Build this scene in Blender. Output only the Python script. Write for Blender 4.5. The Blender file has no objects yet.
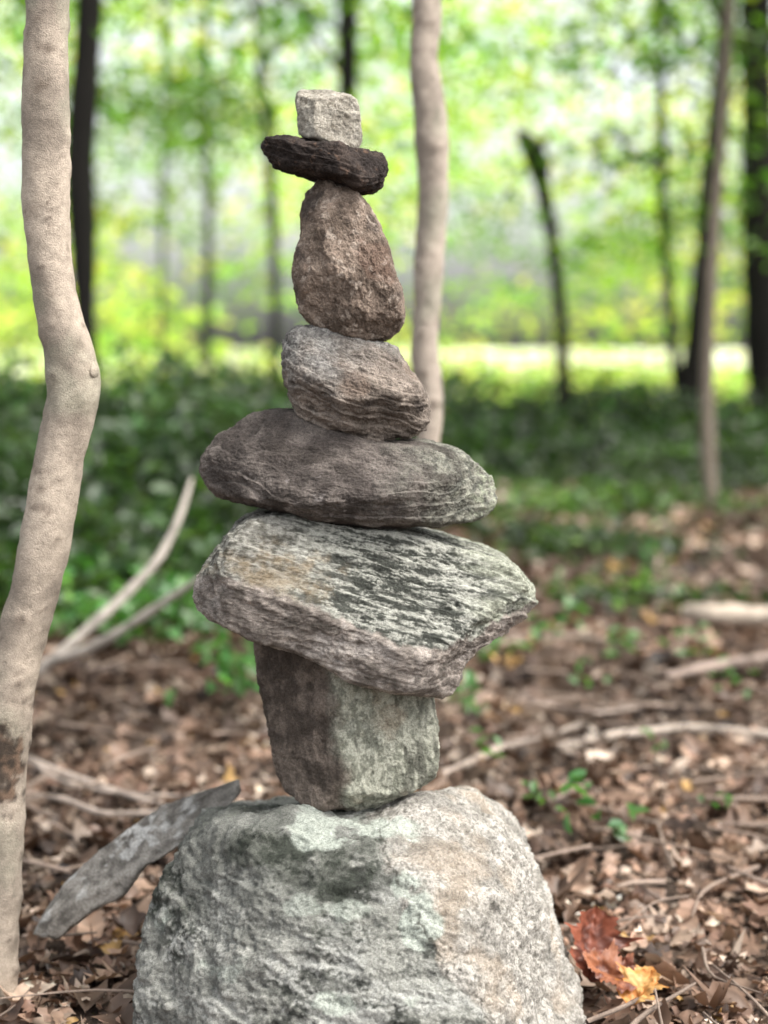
import bpy, bmesh, math, numpy as np
from mathutils import Vector
rng=np.random.default_rng(7)
F=1024*56/36; H=0.86; TILT=math.atan((512-345)/F)
ct,st=math.cos(TILT),math.sin(TILT)
def P(px,py,Y):
    u=(px-384)/F; v=(512-py)/F
    s=Y/(ct+v*st)
    return np.array([u*s,Y,H+(-st+v*ct)*s])
scene=bpy.context.scene
# ---------- noise ----------
def _h(ix,iy,iz,seed):
    with np.errstate(over='ignore'):
        h=(ix.astype(np.uint32)*np.uint32(374761393)+iy.astype(np.uint32)*np.uint32(668265263)
           +iz.astype(np.uint32)*np.uint32(2147483647-1013904223)+np.uint32((seed*362437+12345)&0xffffffff))
        h=(h^(h>>np.uint32(13)))*np.uint32(1274126177)
        h=(h^(h>>np.uint32(16)))*np.uint32(2246822519)
        h=h^(h>>np.uint32(13))
    return h.astype(np.float64)/4294967295.0*2-1
def vnoise(p,seed=0):
    i=np.floor(p).astype(np.int64); f=p-i; f=f*f*f*(f*(f*6-15)+10)
    r=0
    for a in (0,1):
        wx=f[:,0] if a else 1-f[:,0]
        for b in (0,1):
            wy=f[:,1] if b else 1-f[:,1]
            for c in (0,1):
                wz=f[:,2] if c else 1-f[:,2]
                r=r+wx*wy*wz*_h(i[:,0]+a,i[:,1]+b,i[:,2]+c,seed)
    return r
def fbm(p,o=4,seed=0,g=0.5):
    # each octave is rotated so the lattice never shows
    r=0;a=1;t=0
    R=np.array([[.36,.48,-.8],[-.8,.6,0],[.48,.64,.6]]); q=p@R
    for k in range(o):
        r=r+a*vnoise(q*(2.03**k)+17.3*k,seed+k); t+=a; a*=g; q=q@R
    return r/t*1.5
def sm(a,b,x):
    t=np.clip((x-a)/(b-a),0,1); return t*t*(3-2*t)
def mix(c1,c2,m):
    c1=np.asarray(c1,float);c2=np.asarray(c2,float)
    return c1*(1-m[:,None])+c2*m[:,None]
# ---------- mesh helpers ----------
def mesh_obj(name,V,faces,mat,col=None,smooth=True,parent=None):
    V=np.asarray(V,float);faces=np.asarray(faces)
    me=bpy.data.meshes.new(name); n,k=faces.shape
    me.vertices.add(len(V)); me.vertices.foreach_set('co',V.astype(np.float32).ravel())
    me.loops.add(n*k); me.loops.foreach_set('vertex_index',faces.astype(np.int32).ravel())
    me.polygons.add(n); me.polygons.foreach_set('loop_start',np.arange(0,n*k,k,dtype=np.int32))
    me.polygons.foreach_set('loop_total',np.full(n,k,dtype=np.int32))
    me.polygons.foreach_set('use_smooth',np.full(n,smooth))
    me.update(calc_edges=True)
    if col is not None:
        a=me.color_attributes.new('Col','FLOAT_COLOR','POINT')
        c=np.ones((len(V),4),np.float32); c[:,:3]=np.clip(col,0,1)
        a.data.foreach_set('color',c.ravel())
    me.validate()
    ob=bpy.data.objects.new(name,me); scene.collection.objects.link(ob)
    me.materials.append(mat)
    if parent: ob.parent=parent
    return ob
def newmat(name):
    m=bpy.data.materials.new(name); m.use_nodes=True
    nt=m.node_tree; nt.nodes.clear()
    return m,nt,nt.nodes,nt.links
def rough_mat(name,s1=260,s2=900,var=0.45,bump=0.0012,rough=0.9,stretch=(1,1,1),bs=1.0):
    m,nt,N,L=newmat(name)
    out=N.new('ShaderNodeOutputMaterial'); bs_=N.new('ShaderNodeBsdfPrincipled')
    L.new(bs_.outputs[0],out.inputs[0])
    at=N.new('ShaderNodeAttribute'); at.attribute_name='Col'
    tc=N.new('ShaderNodeTexCoord'); mp=N.new('ShaderNodeMapping'); mp.inputs['Scale'].default_value=stretch
    L.new(tc.outputs['Object'],mp.inputs['Vector'])
    n1=N.new('ShaderNodeTexNoise'); n1.inputs['Scale'].default_value=s1; n1.inputs['Detail'].default_value=6; n1.inputs['Roughness'].default_value=0.7
    n2=N.new('ShaderNodeTexNoise'); n2.inputs['Scale'].default_value=s2; n2.inputs['Detail'].default_value=3
    L.new(mp.outputs[0],n1.inputs['Vector']); L.new(tc.outputs['Object'],n2.inputs['Vector'])
    ad=N.new('ShaderNodeMath'); ad.operation='ADD'; L.new(n1.outputs['Fac'],ad.inputs[0]); L.new(n2.outputs['Fac'],ad.inputs[1])
    mr=N.new('ShaderNodeMapRange'); mr.inputs['From Min'].default_value=0.7; mr.inputs['From Max'].default_value=1.3
    mr.inputs['To Min'].default_value=1-var; mr.inputs['To Max'].default_value=1+var
    L.new(ad.outputs[0],mr.inputs['Value'])
    mu=N.new('ShaderNodeVectorMath'); mu.operation='SCALE'
    L.new(at.outputs['Color'],mu.inputs[0]); L.new(mr.outputs[0],mu.inputs['Scale'])
    L.new(mu.outputs[0],bs_.inputs['Base Color'])
    bs_.inputs['Roughness'].default_value=rough
    bs_.inputs['Specular IOR Level'].default_value=0.25
    bp=N.new('ShaderNodeBump'); bp.inputs['Strength'].default_value=bs; bp.inputs['Distance'].default_value=bump
    L.new(ad.outputs[0],bp.inputs['Height']); L.new(bp.outputs[0],bs_.inputs['Normal'])
    return m
def leaf_mat(name,trans=0.45,tint=(1.3,1.35,0.6),gloss=0.06):
    m,nt,N,L=newmat(name)
    out=N.new('ShaderNodeOutputMaterial')
    at=N.new('ShaderNodeAttribute'); at.attribute_name='Col'
    d=N.new('ShaderNodeBsdfDiffuse'); t=N.new('ShaderNodeBsdfTranslucent'); g=N.new('ShaderNodeBsdfGlossy'); g.inputs['Roughness'].default_value=0.45
    tm=N.new('ShaderNodeVectorMath'); tm.operation='MULTIPLY'; tm.inputs[1].default_value=tint
    L.new(at.outputs['Color'],d.inputs['Color']); L.new(at.outputs['Color'],tm.inputs[0]); L.new(tm.outputs[0],t.inputs['Color'])
    a=N.new('ShaderNodeMixShader'); a.inputs[0].default_value=trans; L.new(d.outputs[0],a.inputs[1]); L.new(t.outputs[0],a.inputs[2])
    b=N.new('ShaderNodeMixShader'); b.inputs[0].default_value=gloss; L.new(a.outputs[0],b.inputs[1]); L.new(g.outputs[0],b.inputs[2])
    L.new(b.outputs[0],out.inputs[0])
    return m
M_rock=rough_mat('rock_surface',300,1100,0.6,0.0020)
M_stria=rough_mat('striated_rock',240,1100,0.6,0.002,stretch=(0.6,1,1.2))
M_bark=rough_mat('smooth_bark',120,600,0.28,0.0014)
M_bark2=rough_mat('rough_bark',30,120,0.5,0.02,stretch=(2,2,0.4))
M_dead=leaf_mat('dead_leaf',0.15,(1.2,1.0,0.8),0.03)
M_leaf=leaf_mat('green_leaf',0.5)
M_far=leaf_mat('sunlit_leaf',0.5,(1.25,1.2,0.6),0.03)  # far leaves; sunlight is put into their bright vertex colours
M_ground=rough_mat('ground_soil',18,90,0.5,0.02)
# ---------- rocks ----------
ICO={}
def ico(sub):
    if sub not in ICO:
        bm=bmesh.new(); bmesh.ops.create_icosphere(bm,subdivisions=sub,radius=1)
        me=bpy.data.meshes.new('tmp'); bm.to_mesh(me); bm.free()
        v=np.empty(len(me.vertices)*3); me.vertices.foreach_get('co',v)
        f=np.empty(len(me.loops),np.int32); me.loops.foreach_get('vertex_index',f)
        ICO[sub]=(v.reshape(-1,3),f.reshape(-1,3)); bpy.data.meshes.remove(me)
    return ICO[sub]
def vnormals(V,Fc):
    fn=np.cross(V[Fc[:,1]]-V[Fc[:,0]],V[Fc[:,2]]-V[Fc[:,0]])
    n=np.zeros_like(V)
    for a in range(3):
        for k in range(3): n[:,a]+=np.bincount(Fc[:,k],fn[:,a],len(V))
    return n/np.maximum(np.linalg.norm(n,axis=1,keepdims=True),1e-12)
def chaikin(p,it):
    for _ in range(it):
        q=np.roll(p,-1,0); p=np.stack([p*0.75+q*0.25,p*0.25+q*0.75],1).reshape(-1,2)
    return p
def rock(name,poly,cpx,Y,hd,paint,mat,q=2.5,planes=(),sub=7,seed=1,facets=6,fr=(0.95,0.99),ffac=12,ffr=(.84,.97),
         amp=(0.004,0.0015,0.0006),sdir=(1,0,0),stretch=6,chk=1,sfreq=90,ledge=None,lwarp=1.3,pk=70.):
    c=P(cpx[0],cpx[1],Y)
    pl=np.array([P(a,b,Y)-c for a,b in poly])[:,[0,2]]
    pl=chaikin(pl,chk)
    th=np.linspace(-math.pi,math.pi,1441); dx,dz=np.cos(th),np.sin(th)
    A=pl; B=np.roll(pl,-1,0); E=B-A
    R=np.zeros(len(th))
    for a,e in zip(A,E):
        den=dx*e[1]-dz*e[0]; den=np.where(abs(den)<1e-12,1e-12,den)
        t=(a[0]*e[1]-a[1]*e[0])/den; s=(a[0]*dz-a[1]*dx)/den
        ok=(t>0)&(s>=-1e-6)&(s<=1+1e-6); R=np.where(ok,np.maximum(R,t),R)
    v,Fc=ico(sub)
    ext=np.abs(pl).max(0)
    d=v*np.array([ext[0],hd,ext[1]]); d/=np.linalg.norm(d,axis=1,keepdims=True)
    rho=np.hypot(d[:,0],d[:,2]); ang=np.arctan2(d[:,2],d[:,0]); Rr=np.interp(ang,th,R)
    t=((rho/Rr)**q+(abs(d[:,1])/hd)**q)**(-1/q)
    sc=Y/F
    size=ext.max()
    wob=1+.035*fbm(d*2.6,3,seed+7)
    for n,pt,pw in planes:
        n=np.array(n,float); n/=np.linalg.norm(n)
        loc=P(pt[0],pt[1],Y+pt[2])-c; h=n@loc
        nd=np.maximum(d@n,1e-6); tp=h*wob/nd
        t=(t**-pw+tp**-pw)**(-1/pw)
    r=np.random.default_rng(seed)
    for k in range(facets+ffac):
        n=r.normal(size=3)
        if k>=facets: n=n*np.array([.75,0,.75])+np.array([0,-1,0]); rg=ffr
        else: rg=fr
        n/=np.linalg.norm(n)
        sup=(d*t[:,None]@n).max(); h=sup*r.uniform(*rg)
        tp=h*(1+.02*fbm(d*4+k,2,seed+k))/np.maximum(d@n,1e-6); t=(t**-pk+tp**-pk)**(-1/pk)
    p=d*t[:,None]
    n=vnormals(p,Fc)
    sd=np.array(sdir,float); sd/=np.linalg.norm(sd)
    ps=p-(p@sd)[:,None]*sd*(1-1/stretch)
    low=fbm(p*(3.0/size),4,seed)
    strat=fbm(ps*sfreq,4,seed+20,0.6)
    rid=1-2*np.abs(fbm(ps*sfreq*0.45,4,seed+40))
    fine=fbm(p*420,3,seed+60,0.65)
    pit=np.minimum(0,fbm(p*130,3,seed+70)+0.25)
    dsp=amp[0]*low+amp[1]*(strat+rid)+amp[2]*(fine+2.5*pit)
    if ledge:
        la,lf_,ld=ledge; ld=np.array(ld,float); ld/=np.linalg.norm(ld)
        ph=(p@ld)*lf_+lwarp*fbm(ps*14,3,seed+80)
        fr_=ph-np.floor(ph); saw=fr_*sm(1,.86,fr_)
        msk=sm(-.5,.2,fbm(ps*10,2,seed+85))
        dsp=dsp+la*(saw-.5)*msk
    p=p+n*dsp[:,None]
    k_=Y/(Y+p[:,1])
    U=384+(cpx[0]-384+p[:,0]/sc)*k_; V=345+(cpx[1]-345-p[:,2]/sc)*k_
    col=paint(U,V,p,n,ps,strat,rid,fine,low)
    g_=col.mean(1,keepdims=True); col=g_+(col-g_)*.88
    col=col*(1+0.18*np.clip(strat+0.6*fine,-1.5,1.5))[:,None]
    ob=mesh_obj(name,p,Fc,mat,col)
    ob.location=c
    return ob
def n1(p,s,o=4,seed=0): return fbm(p*s,o,seed)
YC=2.0
def pt1(U,V,p,n,ps,s,r,f,l):
    c=mix((.28,.25,.20),(.44,.40,.33),sm(-.4,.5,n1(p,90,4,3)))
    return mix(c,(.15,.125,.09),sm(.3,.8,n1(p,160,4,5))*0.8)
rock('top_stone',[(296,86),(312,83),(338,91),(355,98),(360,110),(361,149),(345,151),(322,143),(301,138),(297,120)],(328,118),YC,0.034,pt1,M_rock,
 q=5,planes=[((.3,-.9,.1),(316,114,-.028),50),((-.6,-.75,0),(314,120,-.029),50),((0,-.4,.9),(330,98,-.02),40)],seed=11,facets=3,ffac=5,ffr=(.9,.98),amp=(.002,.0006,.0004),chk=1)
def pt2(U,V,p,n,ps,s,r,f,l):
    c=mix((.030,.022,.019),(.075,.054,.044),sm(-.3,.7,n1(p,70,4,3)))
    return mix(c,(.15,.09,.06),sm(.5,.95,n1(p,120,4,9)))
rock('flat_dark_stone',[(261,146),(266,138),(300,140),(345,149),(380,153),(387,163),(384,182),(378,190),(362,192),(345,187),(312,177),(276,168),(264,156)],(325,163),YC,0.062,pt2,M_rock,
 q=2.8,seed=12,facets=6,ffac=12,amp=(.004,.0016,.0009),sdir=(1,0,-.25),stretch=3,ledge=(.002,90,(.2,-.3,1)))
def pt3(U,V,p,n,ps,s,r,f,l):
    c=mix((.13,.094,.070),(.28,.21,.16),sm(-.5,.6,n1(p,45,5,3)))
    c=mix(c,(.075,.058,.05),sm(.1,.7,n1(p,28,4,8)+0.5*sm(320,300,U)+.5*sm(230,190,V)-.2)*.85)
    c=mix(c,(.46,.38,.31),sm(.35,.8,n1(p,120,3,19))*.6)
    return mix(c,(.14,.07,.045),sm(.35,.7,n1(p,22,3,29))*.4)
rock('oval_stone',[(310,186),(322,178),(345,182),(358,192),(372,210),(384,234),(391,262),(401,295),(404,318),(396,336),(374,343),(350,339),(325,329),(305,316),(297,298),(295,268),(299,235),(303,208)],(348,268),YC,0.06,pt3,M_rock,
 q=2.5,planes=[((-.75,-.65,.15),(312,260,-.042),40),((.3,-.9,.25),(352,235,-.050),40)],sub=8,seed=13,facets=5,ffac=12,amp=(.004,.0016,.0009),sdir=(.25,0,-1),stretch=2.5)
def pt4(U,V,p,n,ps,s,r,f,l):
    c=mix((.14,.112,.09),(.30,.245,.20),sm(-.5,.6,n1(ps,50,5,3)))
    g=sm(20,-50,(V-380)+(U-340)*.45+30*n1(p,25,3,6))
    c=mix(c,mix((.13,.125,.12),(.28,.27,.25),sm(-.4,.4,n1(p,200,3,14))),g*.9)
    c=mix(c,(.15,.09,.06),sm(.3,.7,n1(p,24,3,77))*.35)
    return mix(c,(.07,.055,.045),sm(.35,.8,n1(ps,60,4,8)))
rock('round_stone',[(282,345),(290,331),(308,324),(332,326),(366,341),(395,344),(405,362),(413,376),(427,396),(430,416),(424,434),(400,437),(372,447),(346,446),(315,430),(295,410),(287,388),(282,364)],(355,385),YC,0.085,pt4,M_rock,
 q=2.3,planes=[((.1,-.75,.65),(345,368,-.062),34)],sub=8,seed=14,facets=4,ffac=12,amp=(.004,.0016,.0009),sdir=(1,0,-.35),stretch=4,ledge=(.003,60,(.35,-.2,1)))
def pt5(U,V,p,n,ps,s,r,f,l):
    c=mix((.07,.057,.050),(.17,.142,.124),sm(-.5,.6,n1(p,40,5,3)))
    g=sm(370,470,U+40*n1(p,20,3,6))
    c=mix(c,mix((.11,.11,.09),(.26,.255,.205),sm(-.4,.4,n1(p,140,4,14))),g)
    c=mix(c,(.34,.37,.26),sm(465,492,U+20*n1(p,60,3,5))*sm(-.2,.3,n1(p,150,3,25))*.7)
    c=mix(c,(.33,.29,.27),sm(.4,.8,n1(p,90,4,31)-.5*sm(40,90,np.hypot(U-300,(V-495)*2)))*.7)
    return mix(c,(.05,.04,.034),sm(.35,.75,n1(ps,30,4,35))*.7)
rock('lens_stone',[(197,464),(214,441),(240,420),(272,410),(305,411),(345,431),(380,440),(420,441),(460,451),(484,470),(496,490),(491,510),(465,521),(420,526),(370,526),(320,519),(270,508),(230,498),(206,482)],(348,474),YC,0.125,pt5,M_rock,
 q=2.3,planes=[((0,-.72,.69),(350,474,-.095),34),((.05,-.85,-.5),(350,494,-.108),34)],sub=8,seed=15,facets=5,ffac=12,amp=(.005,.0014,.0009),sdir=(1,0,-.15),stretch=3,ledge=(.003,50,(.15,-.2,1)))
nt_=.58*np.array([.40,0,.92])+np.array([0,-.8,0]); nl_=-.22*np.array([.40,0,.92])+np.array([0,-.97,0])
def pt6(U,V,p,n,ps,s,r,f,l):
    ridge=np.interp(U,[190,240,300,350,400,440,470,540],[572,581,600,623,645,650,638,601])
    top=sm(4,-3,V-ridge+8*n1(p,60,4,2))
    st_=n1(ps,190,4,101)+.6*n1(ps,480,3,103)
    stripe=mix((.05,.053,.044),(.36,.36,.31),sm(-.4,.6,st_+.35*n1(p,22,3,9)+.45*n1(p,400,2,10)))
    stripe=mix(stripe,mix((.11,.10,.08),(.37,.355,.31),sm(-.5,.4,n1(p,260,3,15)+.5*n1(ps,200,2,16))),sm(340,240,U+40*n1(p,20,3,4))*.7)
    stripe=mix(stripe,(.23,.165,.09),sm(60,10,np.hypot((U-268)*.8,(V-580)*1.6)+30*n1(p,80,4,7))*.6)
    stripe=mix(stripe,mix((.26,.27,.20),(.46,.48,.37),sm(-.3,.4,n1(p,200,3,127)+.4*n1(ps,200,3,128))),sm(450,530,U-.5*(V-580)+60*n1(ps,60,3,27))*.7)
    low=mix((.17,.143,.122),(.38,.325,.28),sm(-.5,.5,n1(p,70,5,3)))
    low=mix(low,(.47,.42,.38),sm(.1,.7,n1(p,40,4,44))*.6)
    low=mix(low,(.10,.085,.07),sm(.25,.7,n1(p,60,4,47))*.7)
    return mix(low,stripe,top)
rock('striped_slab_stone',[(200,588),(205,566),(224,540),(244,516),(290,510),(340,521),(400,531),(450,544),(500,557),(526,577),(537,595),(523,612),(500,628),(476,640),(462,658),(455,680),(435,685),(400,678),(352,668),(330,652),(282,631),(236,618),(208,603)],(365,598),YC,0.15,pt6,M_stria,
 q=5,planes=[(nt_,(350,628,-.135),90),(nl_,(350,628,-.135),90),((.6,-.7,-.2),(466,643,-.095),60)],sub=8,seed=16,facets=4,fr=(.97,.99),ffac=3,ffr=(.96,.99),
 amp=(.004,.0017,.0011),sdir=(.97,0.05,-.26),stretch=6,sfreq=110,ledge=(.005,42,(.27,-.35,.9)))
def pt7(U,V,p,n,ps,s,r,f,l):
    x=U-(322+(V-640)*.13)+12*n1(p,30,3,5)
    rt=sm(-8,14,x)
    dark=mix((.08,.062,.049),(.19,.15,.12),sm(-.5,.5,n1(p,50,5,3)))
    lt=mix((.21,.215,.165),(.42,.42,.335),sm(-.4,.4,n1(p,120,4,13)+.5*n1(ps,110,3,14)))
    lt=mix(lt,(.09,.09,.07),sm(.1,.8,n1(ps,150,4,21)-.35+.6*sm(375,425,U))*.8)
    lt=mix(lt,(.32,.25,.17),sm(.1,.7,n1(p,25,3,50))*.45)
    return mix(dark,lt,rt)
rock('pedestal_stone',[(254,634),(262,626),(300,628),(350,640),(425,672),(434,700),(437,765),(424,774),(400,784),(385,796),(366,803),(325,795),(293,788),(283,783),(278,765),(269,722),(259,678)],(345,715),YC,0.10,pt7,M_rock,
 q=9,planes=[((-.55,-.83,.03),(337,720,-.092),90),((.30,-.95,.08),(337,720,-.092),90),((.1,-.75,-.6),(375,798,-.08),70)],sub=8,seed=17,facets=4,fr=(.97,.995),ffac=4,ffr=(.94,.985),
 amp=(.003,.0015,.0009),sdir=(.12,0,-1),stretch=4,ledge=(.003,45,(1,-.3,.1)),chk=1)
def pt8(U,V,p,n,ps,s,r,f,l):
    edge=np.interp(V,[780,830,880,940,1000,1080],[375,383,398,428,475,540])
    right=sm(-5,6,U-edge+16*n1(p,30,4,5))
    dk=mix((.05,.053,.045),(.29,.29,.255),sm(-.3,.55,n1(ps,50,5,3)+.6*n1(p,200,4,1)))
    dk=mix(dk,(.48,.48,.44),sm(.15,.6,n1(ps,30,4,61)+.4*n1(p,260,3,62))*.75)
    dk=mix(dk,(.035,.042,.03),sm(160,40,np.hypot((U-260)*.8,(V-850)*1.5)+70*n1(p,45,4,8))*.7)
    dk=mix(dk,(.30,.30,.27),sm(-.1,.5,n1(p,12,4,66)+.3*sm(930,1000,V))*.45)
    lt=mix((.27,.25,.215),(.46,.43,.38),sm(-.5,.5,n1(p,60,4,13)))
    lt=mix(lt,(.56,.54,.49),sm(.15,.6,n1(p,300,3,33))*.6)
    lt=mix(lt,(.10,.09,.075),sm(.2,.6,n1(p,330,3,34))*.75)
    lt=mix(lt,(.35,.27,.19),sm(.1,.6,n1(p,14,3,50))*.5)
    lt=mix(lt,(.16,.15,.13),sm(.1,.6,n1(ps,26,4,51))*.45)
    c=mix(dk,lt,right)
    w=16*n1(p,35,4,70)
    for (a,b,ra,rb,k) in [(424,918,17,32,.9),(399,885,9,16,.8),(380,820,36,13,.85),(312,816,24,20,.8),(322,1003,24,13,.8),(222,968,22,10,.5),(165,915,14,7,.5),(410,1005,12,9,.6),(330,902,26,6,.5)]:
        dd=(np.hypot((U-a)/ra,(V-b)/rb)-1)*min(ra,rb)+w*.7
        c=mix(c,mix((.35,.385,.33),(.47,.51,.44),sm(-.4,.4,n1(p,200,3,90))),sm(3,-2,dd)*k)
    cr=np.abs(U-edge+12*n1(p,50,4,5)-2)
    c=mix(c,(.05,.045,.035),sm(3.0,.8,cr)*sm(-.3,.2,n1(p,20,2,99))*.8)
    cr=np.abs(n1(p,6,4,203)); c=mix(c,(.06,.055,.045),sm(.014,.004,cr)*right*.7)
    return c
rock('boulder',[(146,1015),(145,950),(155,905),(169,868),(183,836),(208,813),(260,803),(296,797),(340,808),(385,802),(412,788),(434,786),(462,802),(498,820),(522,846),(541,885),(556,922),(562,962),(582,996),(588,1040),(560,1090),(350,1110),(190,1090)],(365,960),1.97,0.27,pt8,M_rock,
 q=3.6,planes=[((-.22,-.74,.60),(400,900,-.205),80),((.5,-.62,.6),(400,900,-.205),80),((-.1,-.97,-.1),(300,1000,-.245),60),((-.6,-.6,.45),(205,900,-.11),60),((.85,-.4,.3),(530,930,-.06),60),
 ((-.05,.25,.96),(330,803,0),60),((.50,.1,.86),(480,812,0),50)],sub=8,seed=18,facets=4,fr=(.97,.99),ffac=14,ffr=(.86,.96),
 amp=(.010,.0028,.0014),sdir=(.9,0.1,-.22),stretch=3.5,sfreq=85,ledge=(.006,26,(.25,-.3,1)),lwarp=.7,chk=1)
def pt9(U,V,p,n,ps,s,r,f,l):
    c=mix((.17,.155,.135),(.38,.35,.31),sm(-.5,.5,n1(p,60,5,3)))
    return mix(c,(.60,.59,.56),sm(.3,.6,n1(p,35,4,8)))
rock('slate_shard',[(34,932),(62,890),(98,856),(130,832),(165,806),(205,794),(239,781),(242,795),(212,815),(172,848),(150,858),(122,890),(90,905),(60,935)],(135,862),2.12,0.03,pt9,M_rock,
 q=8,planes=[((-.35,-.7,.65),(135,862,-.020),60)],seed=19,facets=3,ffac=3,ffr=(.9,.97),amp=(.004,.0014,.0008),sdir=(.8,0,.55),stretch=4,chk=0,ledge=(.003,60,(-.5,-.3,.8)))

# ---------- tubes ----------
def spline(pts,n):
    p=np.asarray(pts,float); h=np.maximum(np.linalg.norm(np.diff(p[:,:3],axis=0),axis=1),1e-6)
    s=np.r_[0,np.cumsum(h)]; dl=np.diff(p,axis=0)/h[:,None]
    m_=np.empty_like(p); m_[0]=dl[0];m_[-1]=dl[-1]
    m_[1:-1]=(dl[:-1]*h[1:,None]+dl[1:]*h[:-1,None])/(h[:-1]+h[1:])[:,None]
    t=np.linspace(0,s[-1],n); i=np.clip(np.searchsorted(s,t,side='right')-1,0,len(h)-1)
    u=((t-s[i])/h[i])[:,None]; H_=h[i][:,None]
    return (2*u**3-3*u**2+1)*p[i]+(u**3-2*u**2+u)*H_*m_[i]+(-2*u**3+3*u**2)*p[i+1]+(u**3-u**2)*H_*m_[i+1]
def tube(pts,rad,n=40,seg=12,lump=0.0,lf=8,seed=0):
    q=spline(np.c_[np.asarray(pts,float),np.asarray(rad,float)],n); c=q[:,:3]; r=np.maximum(q[:,3],1e-4)
    T=np.gradient(c,axis=0); T/=np.linalg.norm(T,axis=1,keepdims=True)
    up=np.array([0,1,0.]) if abs(T[0,1])<.8 else np.array([1,0,0.])
    A=np.cross(T,up); A/=np.linalg.norm(A,axis=1,keepdims=True); B=np.cross(T,A)
    a=np.linspace(0,2*math.pi,seg,endpoint=False)
    rr=np.repeat(r[:,None],seg,1)
    dirs=A[:,None]*np.cos(a)[None,:,None]+B[:,None]*np.sin(a)[None,:,None]
    V=(c[:,None]+dirs*rr[...,None]).reshape(-1,3)
    if lump: V=V+dirs.reshape(-1,3)*(rr.ravel()*lump*fbm(V*lf,3,seed))[:,None]
    i=np.arange(n-1)[:,None]*seg; j=np.arange(seg)[None]; j2=(j+1)%seg
    Fq=np.stack([i+j,i+j2,i+seg+j2,i+seg+j],-1).reshape(-1,4)
    return V,Fq
def join(parts):
    Vs=[];Fs=[];o=0
    for v,f in parts: Vs.append(v);Fs.append(f+o);o+=len(v)
    return np.vstack(Vs),np.vstack(Fs)
# ---------- leaves ----------
def leafcloud(C,size,col,flat=0.6,seed=0,asp=0.55,droop=0.0):
    r=np.random.default_rng(seed); n=len(C)
    size=np.broadcast_to(size,(n,)) 
    nz=r.normal(size=(n,3))*(1-flat); nz[:,2]+=flat*1.2; nz/=np.linalg.norm(nz,axis=1,keepdims=True)
    ax=r.normal(size=(n,3)); ax-= (ax*nz).sum(1,keepdims=True)*nz; ax/=np.linalg.norm(ax,axis=1,keepdims=True)
    bx=np.cross(nz,ax); L=size[:,None]; W=L*asp
    k=0.18
    v=[C-ax*L*.5, C-ax*L*.12+bx*W*.5+nz*L*k, C+ax*L*.22+bx*W*.4+nz*L*k, C+ax*L*.5, C+ax*L*.22-bx*W*.4+nz*L*k, C-ax*L*.12-bx*W*.5+nz*L*k]
    V=np.stack(v,1).reshape(-1,3)
    b=np.arange(n)[:,None]*6
    Fq=np.stack([b+np.array([0,3,2,1]),b+np.array([0,5,4,3])],1).reshape(-1,4)
    return V,Fq,np.repeat(col,6,0)
def clusters(cc,per,spread,seed=0):
    r=np.random.default_rng(seed); n=len(cc)
    p=np.repeat(cc,per,0); o=r.normal(size=(n*per,3))*np.asarray(spread)
    o[:,2]-=0.25*np.hypot(o[:,0],o[:,1])
    return p+o, np.repeat(np.arange(n),per)
def greens(n,base,var,r,cl=None,cv=1.1):
    c=np.tile(np.array(base,float),(n,1)); k=np.exp(r.normal(size=n)*var)
    if cl is not None:
        kk=np.exp(r.normal(size=cl.max()+1)*var*cv); k=k*kk[cl]
    c=c*k[:,None]; c[:,0]*=np.exp(r.normal(size=n)*.15)
    return np.clip(c,0,.75)
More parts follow.
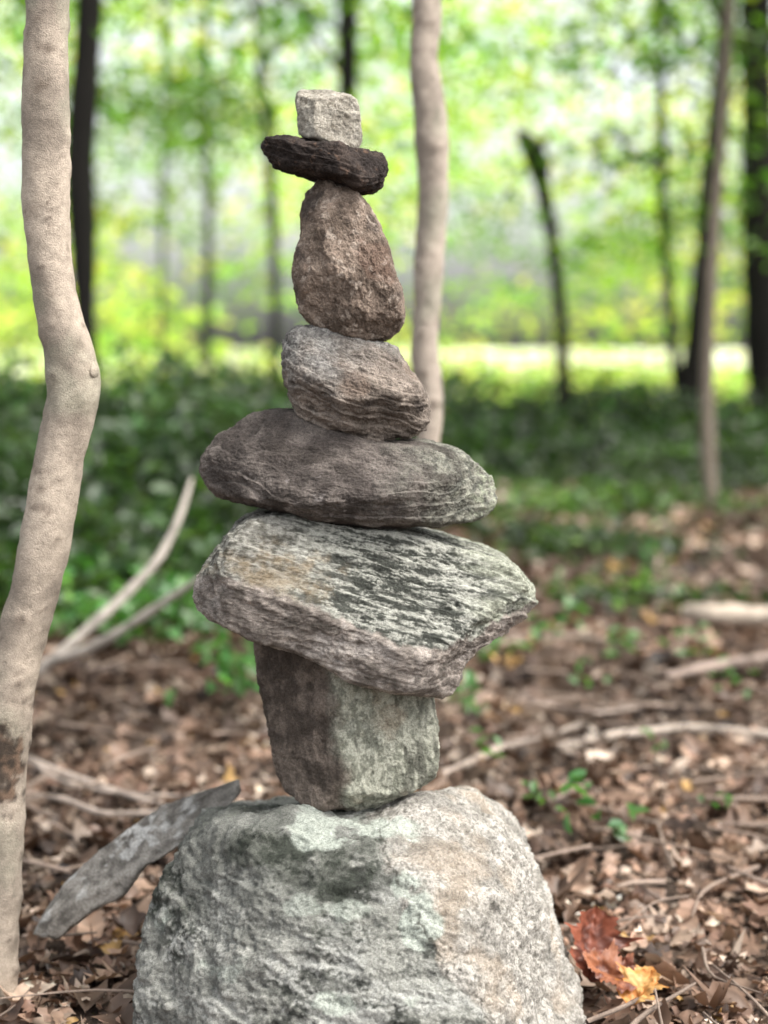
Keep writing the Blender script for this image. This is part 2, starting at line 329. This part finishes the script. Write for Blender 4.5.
# ---------- near saplings ----------
def paint_bark(V,base,dark,seed):
    s=V*np.array([1,1,.5])
    c=mix(np.array(base)*.74,np.array(base)*1.25,sm(-.6,.6,fbm(s*22,5,seed)+.25*fbm(V*90,4,seed+1)))
    c=mix(c,dark,sm(.3,.75,fbm(V*np.array([1,1,1.6])*32,5,seed+3,.65))*.65)
    c=mix(c,np.array([.30,.31,.23]),sm(.1,.7,fbm(V*12,4,seed+8))*.35)
    return c
def sapling(name,px,Y,widths,seed,top=3.6,stubs=()):
    sc=Y/F
    pts=[P(a,b,Y) for a,b in px]; rad=[w*.5*sc for w in widths]
    p0=pts[0].copy(); d0=pts[0]-pts[1]; d0/=np.linalg.norm(d0)
    pre=[np.array([p0[0]+(top-p0[2])*d0[0]*.6,Y+.15,top]),np.array([p0[0]+(top-p0[2])*.5*d0[0]*.6,Y+.05,(top+p0[2])/2])]
    pts=pre+pts; rad=[rad[0]*.3,rad[0]*.7]+rad
    NS=900
    V,Fq=tube(pts,rad,NS,56,.13,11,seed)
    r=np.random.default_rng(seed)
    cen=spline(np.array(pts),NS)
    ctr=np.repeat(cen,56,0); dr=V-ctr; ln=np.linalg.norm(dr,axis=1,keepdims=True); dr/=ln
    bump=.0016*fbm(V*np.array([1,1,1.3])*38,5,seed+5)
    knot=np.zeros(len(V))
    for _ in range(40):
        k=r.integers(300,NS-10); a=r.uniform(0,6.28); q=cen[k]+np.array([math.cos(a),math.sin(a)*1.0,0])*ln[k*56]
        w_=r.uniform(.005,.014)
        g=np.exp(-(np.linalg.norm((V-q)*np.array([1,1,1.5]),axis=1)/w_)**2)
        bump+=.38*w_*g-.003*np.exp(-(np.linalg.norm((V-q),axis=1)/(w_*.35))**2); knot+=g
    V=V+dr*bump[:,None]
    parts=[(V,Fq)]
    for (a,b,a2,b2,w) in stubs:
        A=P(a,b,Y-.005);B=P(a2,b2,Y-.012); s_=w*.5*sc
        parts.append(tube([A,(A*.4+B*.6),B,B+(B-A)*.08],[s_*1.2,s_,s_*.85,.0005],24,20,.2,60,seed+9))
    for k in range(6):
        z=top-(.1+.25*k); i=np.argmin(abs(cen[:,2]-z)); a=k*2.4+seed
        A=cen[i];B=A+np.array([math.cos(a)*.5,math.sin(a)*.5,.35]); parts.append(tube([A,(A+B)/2+[0,0,.06],B],[.008,.006,.002],14,8))
    V,Fq=join(parts)
    kn=np.zeros(len(V)); kn[:len(knot)]=knot
    return V,Fq,cen,np.clip(kn,0,1)
V,Fq,cen,kn=sapling('a',[(50,-60),(47,0),(46,80),(46,160),(49,240),(57,310),(69,358),(71,392),(64,435),(53,500),(39,570),(21,640),(10,700),(6,760),(4,820),(1,880),(-3,945),(-6,1000),(-8,1050)],2.02,
  [44,45,45,46,46,47,54,53,49,48,48,48,48,47,44,43,44,48,50],3,4.0,stubs=[(76,372,97,370,13)])
col=paint_bark(V,(.37,.31,.25),(.15,.115,.088),5)
col=mix(col,(.12,.09,.07),sm(.4,.9,kn)*.65)
sc0=P(8,768,1.99); dd=np.linalg.norm((V-sc0)*np.array([1.0,.6,.45]),axis=1)+.018*fbm(V*60,4,4)
col=mix(col,mix((.045,.032,.024),(.17,.11,.075),sm(-.3,.4,fbm(V*90,3,6))),sm(.026,.016,dd)*.95)
tr=mesh_obj('sapling_tree',V,Fq,M_bark,col)
r=np.random.default_rng(5)
C,cl=clusters(np.array([[cen[0][0]-.2+r.normal()*.4,2.2+r.normal()*.4,r.uniform(3.4,4.3)] for _ in range(14)]),24,(.2,.2,.08),4)
lv,lf,lc=leafcloud(C,.075,greens(len(C),(.06,.13,.025),.25,r,cl),seed=3); mesh_obj('crown',lv,lf,M_leaf,lc,parent=tr)
V,Fq,cen,kn=sapling('b',[(425,-40),(427,10),(424,60),(431,120),(433,180),(430,240),(427,300),(425,350),(430,400),(427,450),(413,527),(395,620),(375,700),(355,765),(340,800),(335,825)],3.05,
  [27,28,27,32,31,30,28,27,25,26,28,29,30,32,36,40],8,4.6)
col=paint_bark(V,(.35,.295,.245),(.14,.11,.085),9); col=mix(col,(.12,.09,.07),sm(.4,.9,kn)*.7)
tr=mesh_obj('sapling_tree',V,Fq,M_bark,col)
C,cl=clusters(np.array([[cen[0][0]+r.normal()*.5,3.4+r.normal()*.5,r.uniform(3.9,5.0)] for _ in range(16)]),24,(.2,.2,.08),5)
lv,lf,lc=leafcloud(C,.08,greens(len(C),(.06,.13,.025),.25,r,cl),seed=6); mesh_obj('crown',lv,lf,M_leaf,lc,parent=tr)
# ---------- background trees ----------
def bgtree(px,Y,widths,seed,col,top=9,low=2.6,ncl=22,name='tree',extra=None,snag=False):
    r=np.random.default_rng(seed); sc=Y/F
    pts=[P(a,b,Y) for a,b in px]; rad=[w*.5*sc for w in widths]
    b=pts[-1].copy(); b[2]=-.15
    if not snag:
        d=pts[0]-pts[1]; d/=max(d[2],.1)
        pts=[pts[0]+d*.5*(top-pts[0][2])*np.array([.4,.4,1])*2, pts[0]+d*(top-pts[0][2])*.5*np.array([.6,.6,1])]+pts
        rad=[rad[0]*.25,rad[0]*.65]+rad
    pts.append(b); rad.append(rad[-1]*1.4)
    parts=[tube(pts,rad,90,14,.12,3,seed)]
    cen=spline(np.array(pts),60); tips=[]
    if not snag:
        for k in range(9):
            z=r.uniform(low,top-.5); i=np.argmin(abs(cen[:,2]-z)); a=r.uniform(0,6.28); L=r.uniform(1.0,2.4)
            A=cen[i];B=A+np.array([math.cos(a)*L,math.sin(a)*L,L*r.uniform(.15,.6)]); mdl=(A+B)/2+np.array([0,0,.15])
            parts.append(tube([A,mdl,B],[rad[1]*.45,rad[1]*.28,.01],14,7)); tips+= [B,mdl]
    if extra:
        for e in extra:
            ep=[P(a_,b_,Y) for a_,b_,w_ in e]; parts.append(tube(ep,[w_*.5*sc for *_,w_ in e],40,10,.1,3,seed))
    V,Fq=join(parts)
    c=mix(col,np.array(col)*1.7,sm(-.4,.6,fbm(V*np.array([6,6,1.5]),3,seed)))
    o=mesh_obj(name,V,Fq,M_bark2,c)
    if snag: return
    tips=np.array(tips); idx=r.integers(0,len(tips),ncl)
    cc=tips[idx]+r.normal(size=(ncl,3))*[.5,.5,.35]
    C,cl=clusters(cc,60,(.45,.45,.14),seed+1)
    lv,lf,lc=leafcloud(C,r.uniform(.09,.14,len(C)),greens(len(C),(.10,.22,.022),.35,r,cl),seed=seed+2)
    mesh_obj('crown',lv,lf,M_leaf,lc,parent=o)
D=(.013,.011,.009)
bgtree([(92,-30),(86,60),(80,170),(84,260),(86,340),(88,450)],9.5,[24,27,29,25,20,22],21,D)
bgtree([(255,-20),(262,80),(270,170),(275,280),(276,420)],16,[8,9,10,10,11],22,(.03,.03,.024),10)
bgtree([(347,-20),(348,60),(347,140),(350,300),(352,430)],12,[19,19,18,18,20],23,D,10)
bgtree([(516,128),(524,138),(533,152),(545,200),(556,270),(562,340),(563,425)],13.5,[3,17,22,15,12,13,15],24,D,7,snag=True,extra=[[(533,152,9),(546,140,7),(552,128,2)]])
bgtree([(728,-20),(722,80),(713,160),(704,260),(696,340),(690,400),(688,432)],15,[18,20,22,20,22,28,34],25,D,10,
   extra=[[(688,425,14),(676,370,11),(668,280,10),(662,190,10),(661,80,9),(662,-30,9)]])
bgtree([(756,-30),(757,80),(760,200),(763,320),(764,437)],14,[34,32,36,36,44],26,D,10)
bgtree([(730,-20),(722,90),(716,200),(710,300),(707,380),(708,450),(711,518)],7.9,[11,12,12,13,14,15,18],27,(.17,.14,.11),6,2.9,8)
bgtree([(207,120),(208,220),(207,330),(205,410)],19,[7,8,10,11],28,(.04,.05,.03),8)
bgtree([(165,60),(163,200),(162,330),(160,410)],21,[5,6,6,8],29,(.06,.08,.04),8)
for i,(x,y,w) in enumerate([(-6,11,.3),(-8.5,16,.35),(7.5,12,.3),(9.5,18,.4)]):
    px=384+x/y*F; wp=w*F/y
    bgtree([(px+10,-60),(px+4,100),(px,250),(px-3,345),(px,380)],y,[wp*.8,wp*.85,wp*.9,wp,wp*1.2],40+i,D,10)
r=np.random.default_rng(99)
def vol(n,y0,y1,z0,z1,wx=.42,pw=1.0):
    y=y0+(y1-y0)*r.random(n)**pw; x=(r.random(n)*2-1)*(y*wx+1); z=z0+(z1-z0)*r.random(n)
    return np.c_[x,y,z]
cc=vol(680,10,24,1.6,7.0); k=fbm(cc*np.array([.5,.25,.7]),3,5); side=sm(.02,.22,cc[:,0]/cc[:,1]); cc=cc[k>.04-.15*side]
C,cl=clusters(cc,75,(.5,.5,.11),51)
keep=C[:,2]>1.2+.4*r.random(len(C)); C=C[keep];cl=cl[keep]
g_=greens(len(C),(.15,.32,.022),.3,r,cl,1.9)
side=sm(.02,.2,C[:,0]/C[:,1]); g_*=(1-.4*side)[:,None]
lv,lf,lc=leafcloud(C,r.uniform(.08,.16,len(C)),g_,seed=52)
mesh_obj('foliage',lv,lf,M_leaf,lc)
cc=vol(700,32,60,.8,14,.5); k=fbm(cc*np.array([.16,.1,.22]),3,8); cc=cc[k>.03]
C,cl=clusters(cc,55,(1.1,1.1,.6),61)
ok=C[:,2]>.4; C=C[ok]; cl=cl[ok]
lv,lf,lc=leafcloud(C,r.uniform(.25,.5,len(C)),greens(len(C),(.36,.56,.09),.3,r,cl,1.6),seed=62)
mesh_obj('distant_trees',lv,lf,M_far,lc)
# unseen overhead canopy of the wood, added to dim light on the foreground
n=340; cc=np.c_[r.uniform(-8,8,n),r.uniform(-5,13,n),r.uniform(5.2,8.5,n)]; cc=cc[fbm(cc*.35,2,77)>-.3]
cc=cc[cc[:,2]>.9+.27*cc[:,1]+1.0]
C,cl=clusters(cc,34,(.75,.75,.25),78)
lv,lf,lc=leafcloud(C,r.uniform(.16,.26,len(C)),greens(len(C),(.055,.085,.03),.25,r,cl),seed=79); mesh_obj('shade_canopy_foliage',lv,lf,M_leaf,lc)
def plants(xy,h,base,size,per,seed,spread=.1,mode=.5,dark=None,white=0):
    r=np.random.default_rng(seed); n=len(xy)
    hh=h*(0.5+.6*r.random(n))
    p=np.repeat(np.c_[xy,np.zeros(n)],per,0); f=r.random(n*per)**.7
    a=r.normal(size=(n*per,2))*spread
    p[:,:2]+=a; p[:,2]=f*np.repeat(hh,per)
    cl=np.repeat(np.arange(n),per)
    c=greens(n*per,base,.35,r,cl)
    if dark is not None: c*=np.repeat(dark,per)[:,None]
    if white:
        wm=np.repeat(r.random(n)<white,per)&(r.random(n*per)<.7); c[wm]=(.75,.76,.64)  # whitish leaves stand in for bright highlights, painted as colour
    return leafcloud(p,r.uniform(.6,1.3,n*per)*size,c,flat=mode,seed=seed+1)
def scatter(n,y0,y1,xa,xb,pw=1):
    y=y0+(y1-y0)*r.random(n)**pw
    return np.c_[xa(y)+(xb(y)-xa(y))*r.random(n),y]
def f2(s,k,o=3,sd=1): return fbm(np.c_[s*k,0*s[:,0]],o,sd)
s1=scatter(800,3.9,9.5,lambda y:-.5*y,lambda y:-.03*y)
k=f2(s1,1.3,3,33)*1.4+.8*(s1[:,1]-4.7); s1=s1[k>0]
h1=np.clip(.20+.10*(s1[:,1]-4.2)+.28*f2(s1,1.2,2,3),.10,.78)
lv,lf,lc=plants(s1,h1,(.036,.075,.020),.085,32,71,.14,dark=.45+.9*sm(-.5,.5,f2(s1,1.6,3,34))); mesh_obj('undergrowth',lv,lf,M_leaf,lc)
s2=scatter(900,10.5,17,lambda y:-.5*y,lambda y:.5*y)
h2=np.clip(.35+.5*f2(s2,.6,3,13),.06,1.0)
lv,lf,lc=plants(s2,h2,(.028,.060,.014),.11,24,73,.22,dark=.5+.9*sm(-.5,.5,f2(s2,.9,3,35))); mesh_obj('undergrowth',lv,lf,M_leaf,lc)
s3=scatter(6500,4.4,13,lambda y:-.2*y,lambda y:.5*y); s3=s3[f2(s3,1.2,4,4)*1.3+.22*(s3[:,1]-7.0)>0]
h3=.04+.16*np.clip(f2(s3,.8,3,44)+.3,0,2)
lv,lf,lc=plants(s3,h3,(.065,.125,.028),.06,8,75,.12,dark=.4+1.0*sm(-.5,.6,f2(s3,1.4,3,36))); mesh_obj('ground_cover',lv,lf,M_leaf,lc)
s4=scatter(1300,18,48,lambda y:-.5*y,lambda y:.5*y)
s4=s4[f2(s4,.35,3,14)>-.05]; h4=np.clip(.45+1.5*f2(s4,.3,3,15),.12,2.6)*(1-.65*sm(.0,.08,s4[:,0]/s4[:,1]))
lv,lf,lc=plants(s4,h4,(.36,.52,.13),.22,26,77,.6,.35,white=.22); mesh_obj('meadow_shrubs',lv,lf,M_far,lc)
# seedlings
sd=[];
for (a,b,n,s) in [(600,850,12,.04),(548,822,9,.026),(690,664,12,.04),(612,655,10,.045),(495,772,8,.03),(235,700,30,.055),(250,655,30,.06),(215,640,24,.06),(470,715,16,.045),(130,640,20,.05),(640,560,10,.04),(180,625,30,.07),(90,645,20,.06),(730,700,8,.03),(580,690,7,.03),(655,760,6,.02),(720,820,6,.02),(500,660,12,.05),(560,640,12,.05)]:
    Y=H*F/(b+8-345); q=P(a,b,Y); q[2]=.02
    C=q+r.normal(size=(n,3))*[s,s,.0]+np.c_[np.zeros((n,2)),r.random(n)*s*2.2]
    sd.append(leafcloud(C,s*1.1,greens(n,(.08,.20,.05),.2,r),seed=int(a)))
V=np.vstack([x[0] for x in sd]);o=0;fs=[]
for x in sd: fs.append(x[1]+o);o+=len(x[0])
mesh_obj('seedling_plants',V,np.vstack(fs),M_leaf,np.vstack([x[2] for x in sd]))
# ---------- ground ----------
gx=np.sinh(np.linspace(-5.6,5.6,420))*1.1; gx=np.unique(gx); u=np.linspace(0,1,520); gy=-3+ 300*(np.exp(u*6)-1)/(math.exp(6)-1)
X,Yg=np.meshgrid(gx,gy); pp=np.c_[X.ravel(),Yg.ravel(),np.zeros(X.size)]
def gh(p):
    q=p.copy();q[:,2]=0
    return .018*fbm(q*2.2,4,6)+.05*fbm(q*.35,2,7)*sm(3,8,q[:,1])-.01
pp[:,2]=gh(pp)
nx,ny=len(gx),len(gy); i=np.arange(ny-1)[:,None]*nx; j=np.arange(nx-1)[None]
Fg=np.stack([i+j,i+j+1,i+nx+j+1,i+nx+j],-1).reshape(-1,4)
q=pp.copy();q[:,2]=0
c=mix((.06,.042,.031),(.13,.092,.068),sm(-.4,.5,fbm(q*7,4,1)))
g=sm(5.8,9.8,q[:,1]+2.6*fbm(q*.8,4,2)+.8*sm(0,-1,q[:,0]))
c=mix(c,mix((.03,.042,.018),(.08,.12,.035),sm(-.5,.5,fbm(q*2.5,4,12))),g)
g=sm(15,20,q[:,1]+3*fbm(q*.3,3,2))
c=mix(c,mix((.38,.46,.19),(.80,.82,.58),sm(-.4,.4,fbm(q*np.array([.35,.15,1]),4,14))),g)  # clearing's sun brightness and pale highlights are put into the ground colour
mesh_obj('ground',pp,Fg,M_ground,c)
# ---------- leaf litter ----------
def litter(n,y0,y1,seed,s0,s1,ns=7,pw=1.4):
    r=np.random.default_rng(seed)
    y=y0+(y1-y0)*r.random(n)**pw; x=(r.random(n)*2-1)*(.36*y+.35)
    C=np.c_[x,y,np.zeros(n)]; C[:,2]=gh(C)+.004+.022*r.random(n)**2
    S=r.uniform(s0,s1,n)*np.exp(r.normal(size=n)*.2)
    s=np.linspace(0,1,ns); prof=np.sin(np.pi*s**.85)**.8
    lob=1+ (r.random(n)[:,None]*.55)*np.where(np.arange(ns)%2,1,-1)[None]
    w=.32*prof[None]*lob*r.uniform(.7,1.3,n)[:,None]; w[:,0]=.01;w[:,-1]=.01
    cup=r.normal(size=n)*.5; curl=r.normal(size=n)*.7; tw=r.normal(size=n)*.5
    T=np.zeros((n,ns,3,3))
    for k,t in enumerate((-1,0,1)):
        ww=w*t*(1+.25*r.normal(size=(n,ns))*(t!=0))
        T[:,:,k,0]=(s-.5)[None]+.04*r.normal(size=(n,ns))*(t!=0); T[:,:,k,1]=ww+.08*np.sin(3*s)[None]*tw[:,None]
        T[:,:,k,2]=curl[:,None]*((s-.5)**2)[None]+cup[:,None]*abs(ww)+tw[:,None]*ww*(s-.5)[None]*1.5+.03*r.normal(size=(n,ns))
    T=T.reshape(n,-1,3)*S[:,None,None]
    a=r.uniform(0,6.28,n); tx=r.normal(size=n)*.42; ty=r.normal(size=n)*.42
    ca,sa=np.cos(a),np.sin(a)
    nz=np.c_[tx,ty,np.ones(n)]; nz/=np.linalg.norm(nz,axis=1,keepdims=True)
    ax=np.c_[ca,sa,0*a]; ax-=(ax*nz).sum(1,keepdims=True)*nz; ax/=np.linalg.norm(ax,axis=1,keepdims=True); bx=np.cross(nz,ax)
    V=C[:,None]+T[...,0:1]*ax[:,None]+T[...,1:2]*bx[:,None]+T[...,2:3]*nz[:,None]
    V[...,2]=np.maximum(V[...,2],-.004+gh(C)[:,None])
    nv=ns*3; i=np.arange(ns-1)[:,None]*3; j=np.arange(2)[None]
    f=np.stack([i+j,i+j+1,i+3+j+1,i+3+j],-1).reshape(-1,4)
    Fq=(np.arange(n)[:,None,None]*nv+f[None]).reshape(-1,4)
    pal=np.array([(.165,.105,.074),(.22,.15,.108),(.105,.068,.048),(.36,.27,.205),(.25,.162,.115),(.50,.40,.32),(.068,.046,.036),(.185,.115,.084)])
    pr=np.array([.2,.15,.17,.10,.11,.06,.13,.08]); ci=r.choice(len(pal),n,p=pr)
    c=pal[ci]*np.exp(r.normal(size=(n,1))*.3)*.92
    pat=.5+.8*sm(-.5,.5,fbm(np.c_[C[:,:2]*2.3,0*y],3,91)); c=c*pat[:,None]
    yel=r.random(n)<.01; c[yel]=(.42,.26,.10)
    c=np.repeat(c[:,None],nv,1)*(1+.18*r.normal(size=(n,nv,1)))
    return V.reshape(-1,3),Fq,np.clip(c.reshape(-1,3),0.01,.8)
a_=litter(9000,1.25,4.2,81,.025,.065,9,1.2); b_=litter(9000,4,9,82,.045,.09,7,1.0); c_=litter(18000,1.25,5,83,.01,.028,5,1.2)
V,Fq=join([a_[:2],b_[:2],c_[:2]]); mesh_obj('leaf_litter',V,Fq,M_dead,np.vstack([a_[2],b_[2],c_[2]]))
def stick(name,px,w,Y=None,lift=.012,seed=1):
    pts=[];rad=[]
    for k,e in enumerate(px):
        a,b=e[:2]
        if len(e)==3: Yk=e[2]; q=P(a,b,Yk)
        else: Yk=H*F/(b-345+8); q=P(a,b,Yk); q[2]=max(q[2],lift)
        pts.append(q); rad.append(w[k]*.5*Yk/F)
    V,Fq=tube(pts,rad,60,12,.18,22,seed)
    return V,Fq
def paintw(V,c,seed): return mix(np.array(c)*.55,c,sm(-.5,.3,fbm(V*np.array([25,25,60]),4,seed)))
parts=[stick('b',[(40,672,3.9),(75,640,3.9),(120,600,3.95),(160,556,4.0),(180,515,4.05),(192,478,4.1)],[12,11,10,9,7,4]),
       stick('b',[(44,664,3.9),(85,650,3.85),(130,625,3.8),(170,598,3.75),(203,577,3.7)],[11,10,9,8,6],seed=2),
       stick('b',[(38,668,3.9),(10,700,4.05),(-30,705,4.1)],[12,11,9],seed=3)]
V,Fq=join(parts); mesh_obj('forked_branch',V,Fq,M_bark,paintw(V,(.46,.41,.36),3))
V,Fq=join([stick('s',[(556,752),(600,742),(640,736),(690,731),(730,735),(790,740)],[7,12,10,9,10,9]),stick('s',[(600,742),(580,728),(560,735)],[9,6,3])])
mesh_obj('fallen_branch',V,Fq,M_bark,paintw(V,(.44,.37,.31),3))
V,Fq=stick('s',[(684,622),(700,624),(740,626),(810,628)],[14,19,20,20],lift=.05); mesh_obj('fallen_log',V,Fq,M_bark,paintw(V,(.56,.47,.38),5))
V,Fq=stick('s',[(665,684),(700,676),(740,668),(790,660)],[8,10,10,10],lift=.03); mesh_obj('fallen_branch',V,Fq,M_bark,paintw(V,(.32,.25,.21),5))
V,Fq=join([stick('s',[(20,760),(60,778),(100,792),(140,806),(165,812)],[8,8,7,6,4]),stick('s',[(15,800),(60,806),(110,822),(160,820)],[7,6,6,4]),stick('s',[(30,765),(70,790),(120,800),(250,803)],[5,5,4,3])])
mesh_obj('fallen_branch',V,Fq,M_bark,paintw(V,(.40,.33,.28),5))
V,Fq=join([stick('s',[(437,782),(470,768),(500,752),(540,742)],[8,9,8,5]),stick('s',[(560,800),(590,775),(620,748)],[3,3,2]),stick('s',[(520,700),(590,715),(660,705)],[5,5,3]),stick('s',[(500,640),(560,636),(650,648)],[6,6,4])])
mesh_obj('fallen_branch',V,Fq,M_bark,paintw(V,(.38,.31,.26),5))
parts=[];r=np.random.default_rng(31)
for k in range(420):
    y=1.3+5*r.random()**1.2; x=(r.random()*2-1)*(.34*y+.3); a=r.uniform(0,6.28); L=r.uniform(.05,.3); w=r.uniform(.001,.003)*(1+.3*y)
    A=np.array([x,y,r.uniform(.008,.03)]);B=A+np.array([math.cos(a)*L,math.sin(a)*L,r.uniform(-.01,.02)]);m_=(A+B)/2+r.normal(size=3)*L*.08*[1,1,.2]
    parts.append(tube([A,m_,B],[w,w*.8,w*.4],8,6))
V,Fq=join(parts); mesh_obj('twigs',V,Fq,M_bark,paintw(V,(.30,.23,.185),7))
def maple(name,c,size,rot,asp,fold,col1,col2,seed):
    nu,nv=41,61
    uu=np.linspace(-1,1,nu); vv=np.linspace(0,1,nv)
    wid=np.interp(vv,[0,.06,.15,.24,.34,.42,.55,.62,.72,.8,.9,1],[.05,.45,.62,.95,.55,.62,1.0,.6,.42,.5,.25,.02])*asp
    wid=wid*(1+.10*np.sin(vv*70))
    Ug,Vg=np.meshgrid(uu,vv); W=wid[:,None]*Ug
    x=W; y=Vg-.5+.12*abs(Ug)*wid[:,None]; z=fold*abs(W)+.35*(Vg-.5)**2*np.sign(fold)
    p=np.c_[x.ravel(),y.ravel(),z.ravel()]
    p[:,2]+=.09*fbm(p*4+seed,3,seed); p[:,0]+=.05*fbm(p*4+9,2,seed+1)
    cc=mix(col1,col2,sm(-.4,.4,fbm(p*5+seed,4,seed)))
    vein=np.minimum(abs(Ug),abs(((Vg*7-abs(W)*5)%1)-.5)*1.2).ravel()
    cc=mix(cc,np.array(col2)*1.2,sm(.10,.02,vein)*.5)
    i=np.arange(nv-1)[:,None]*nu; j=np.arange(nu-1)[None]
    f=np.stack([i+j,i+j+1,i+nu+j+1,i+nu+j],-1).reshape(-1,4)
    o=mesh_obj(name,p*size,f,M_dead,cc); o.location=c; o.rotation_euler=[math.radians(a) for a in rot]
    return o
maple('red_leaf',P(591,945,2.06),.10,(60,15,12),.55,.7,(.10,.035,.024),(.26,.085,.05),3)
maple('red_leaf',P(608,975,2.02),.085,(25,-20,70),.5,.5,(.13,.045,.028),(.28,.11,.055),8)
maple('orange_leaf',P(641,988,2.0),.065,(35,10,-40),.6,.5,(.50,.20,.05),(.56,.34,.13),5)
# ---------- light ----------
S=Vector((.62,-.30,1.05)).normalized()
w=bpy.data.worlds.new('World'); scene.world=w; w.use_nodes=True
nt=w.node_tree; bg=nt.nodes['Background']; sky=nt.nodes.new('ShaderNodeTexSky'); sky.sky_type='NISHITA'; sky.sun_disc=False
sky.sun_elevation=math.asin(S.z); sky.sun_rotation=math.atan2(S.x,S.y); sky.dust_density=5; sky.air_density=1.0; sky.ozone_density=.5
hs=nt.nodes.new('ShaderNodeHueSaturation'); hs.inputs['Saturation'].default_value=.25; hs.inputs['Value'].default_value=3.0
nt.links.new(sky.outputs[0],hs.inputs['Color']); nt.links.new(hs.outputs[0],bg.inputs[0]); bg.inputs[1].default_value=.15
sl=bpy.data.lights.new('sun','SUN'); sl.energy=3.1; sl.angle=math.radians(28); sl.color=(1,.95,.86)
so=bpy.data.objects.new('sun',sl); scene.collection.objects.link(so); so.rotation_euler=S.to_track_quat('Z','Y').to_euler()
# ---------- camera ----------
cd=bpy.data.cameras.new('camera'); cam=bpy.data.objects.new('camera',cd); scene.collection.objects.link(cam)
cam.location=(0,0,H); cam.rotation_euler=(math.pi/2-TILT,0,0)
cd.sensor_fit='VERTICAL'; cd.sensor_height=36; cd.sensor_width=27; cd.lens=56; cd.clip_end=1000; cd.clip_start=.05
cd.dof.use_dof=True; cd.dof.focus_distance=1.90; cd.dof.aperture_fstop=2.3
scene.camera=cam
scene.view_settings.view_transform='Standard'; scene.view_settings.look='None'; scene.view_settings.exposure=0
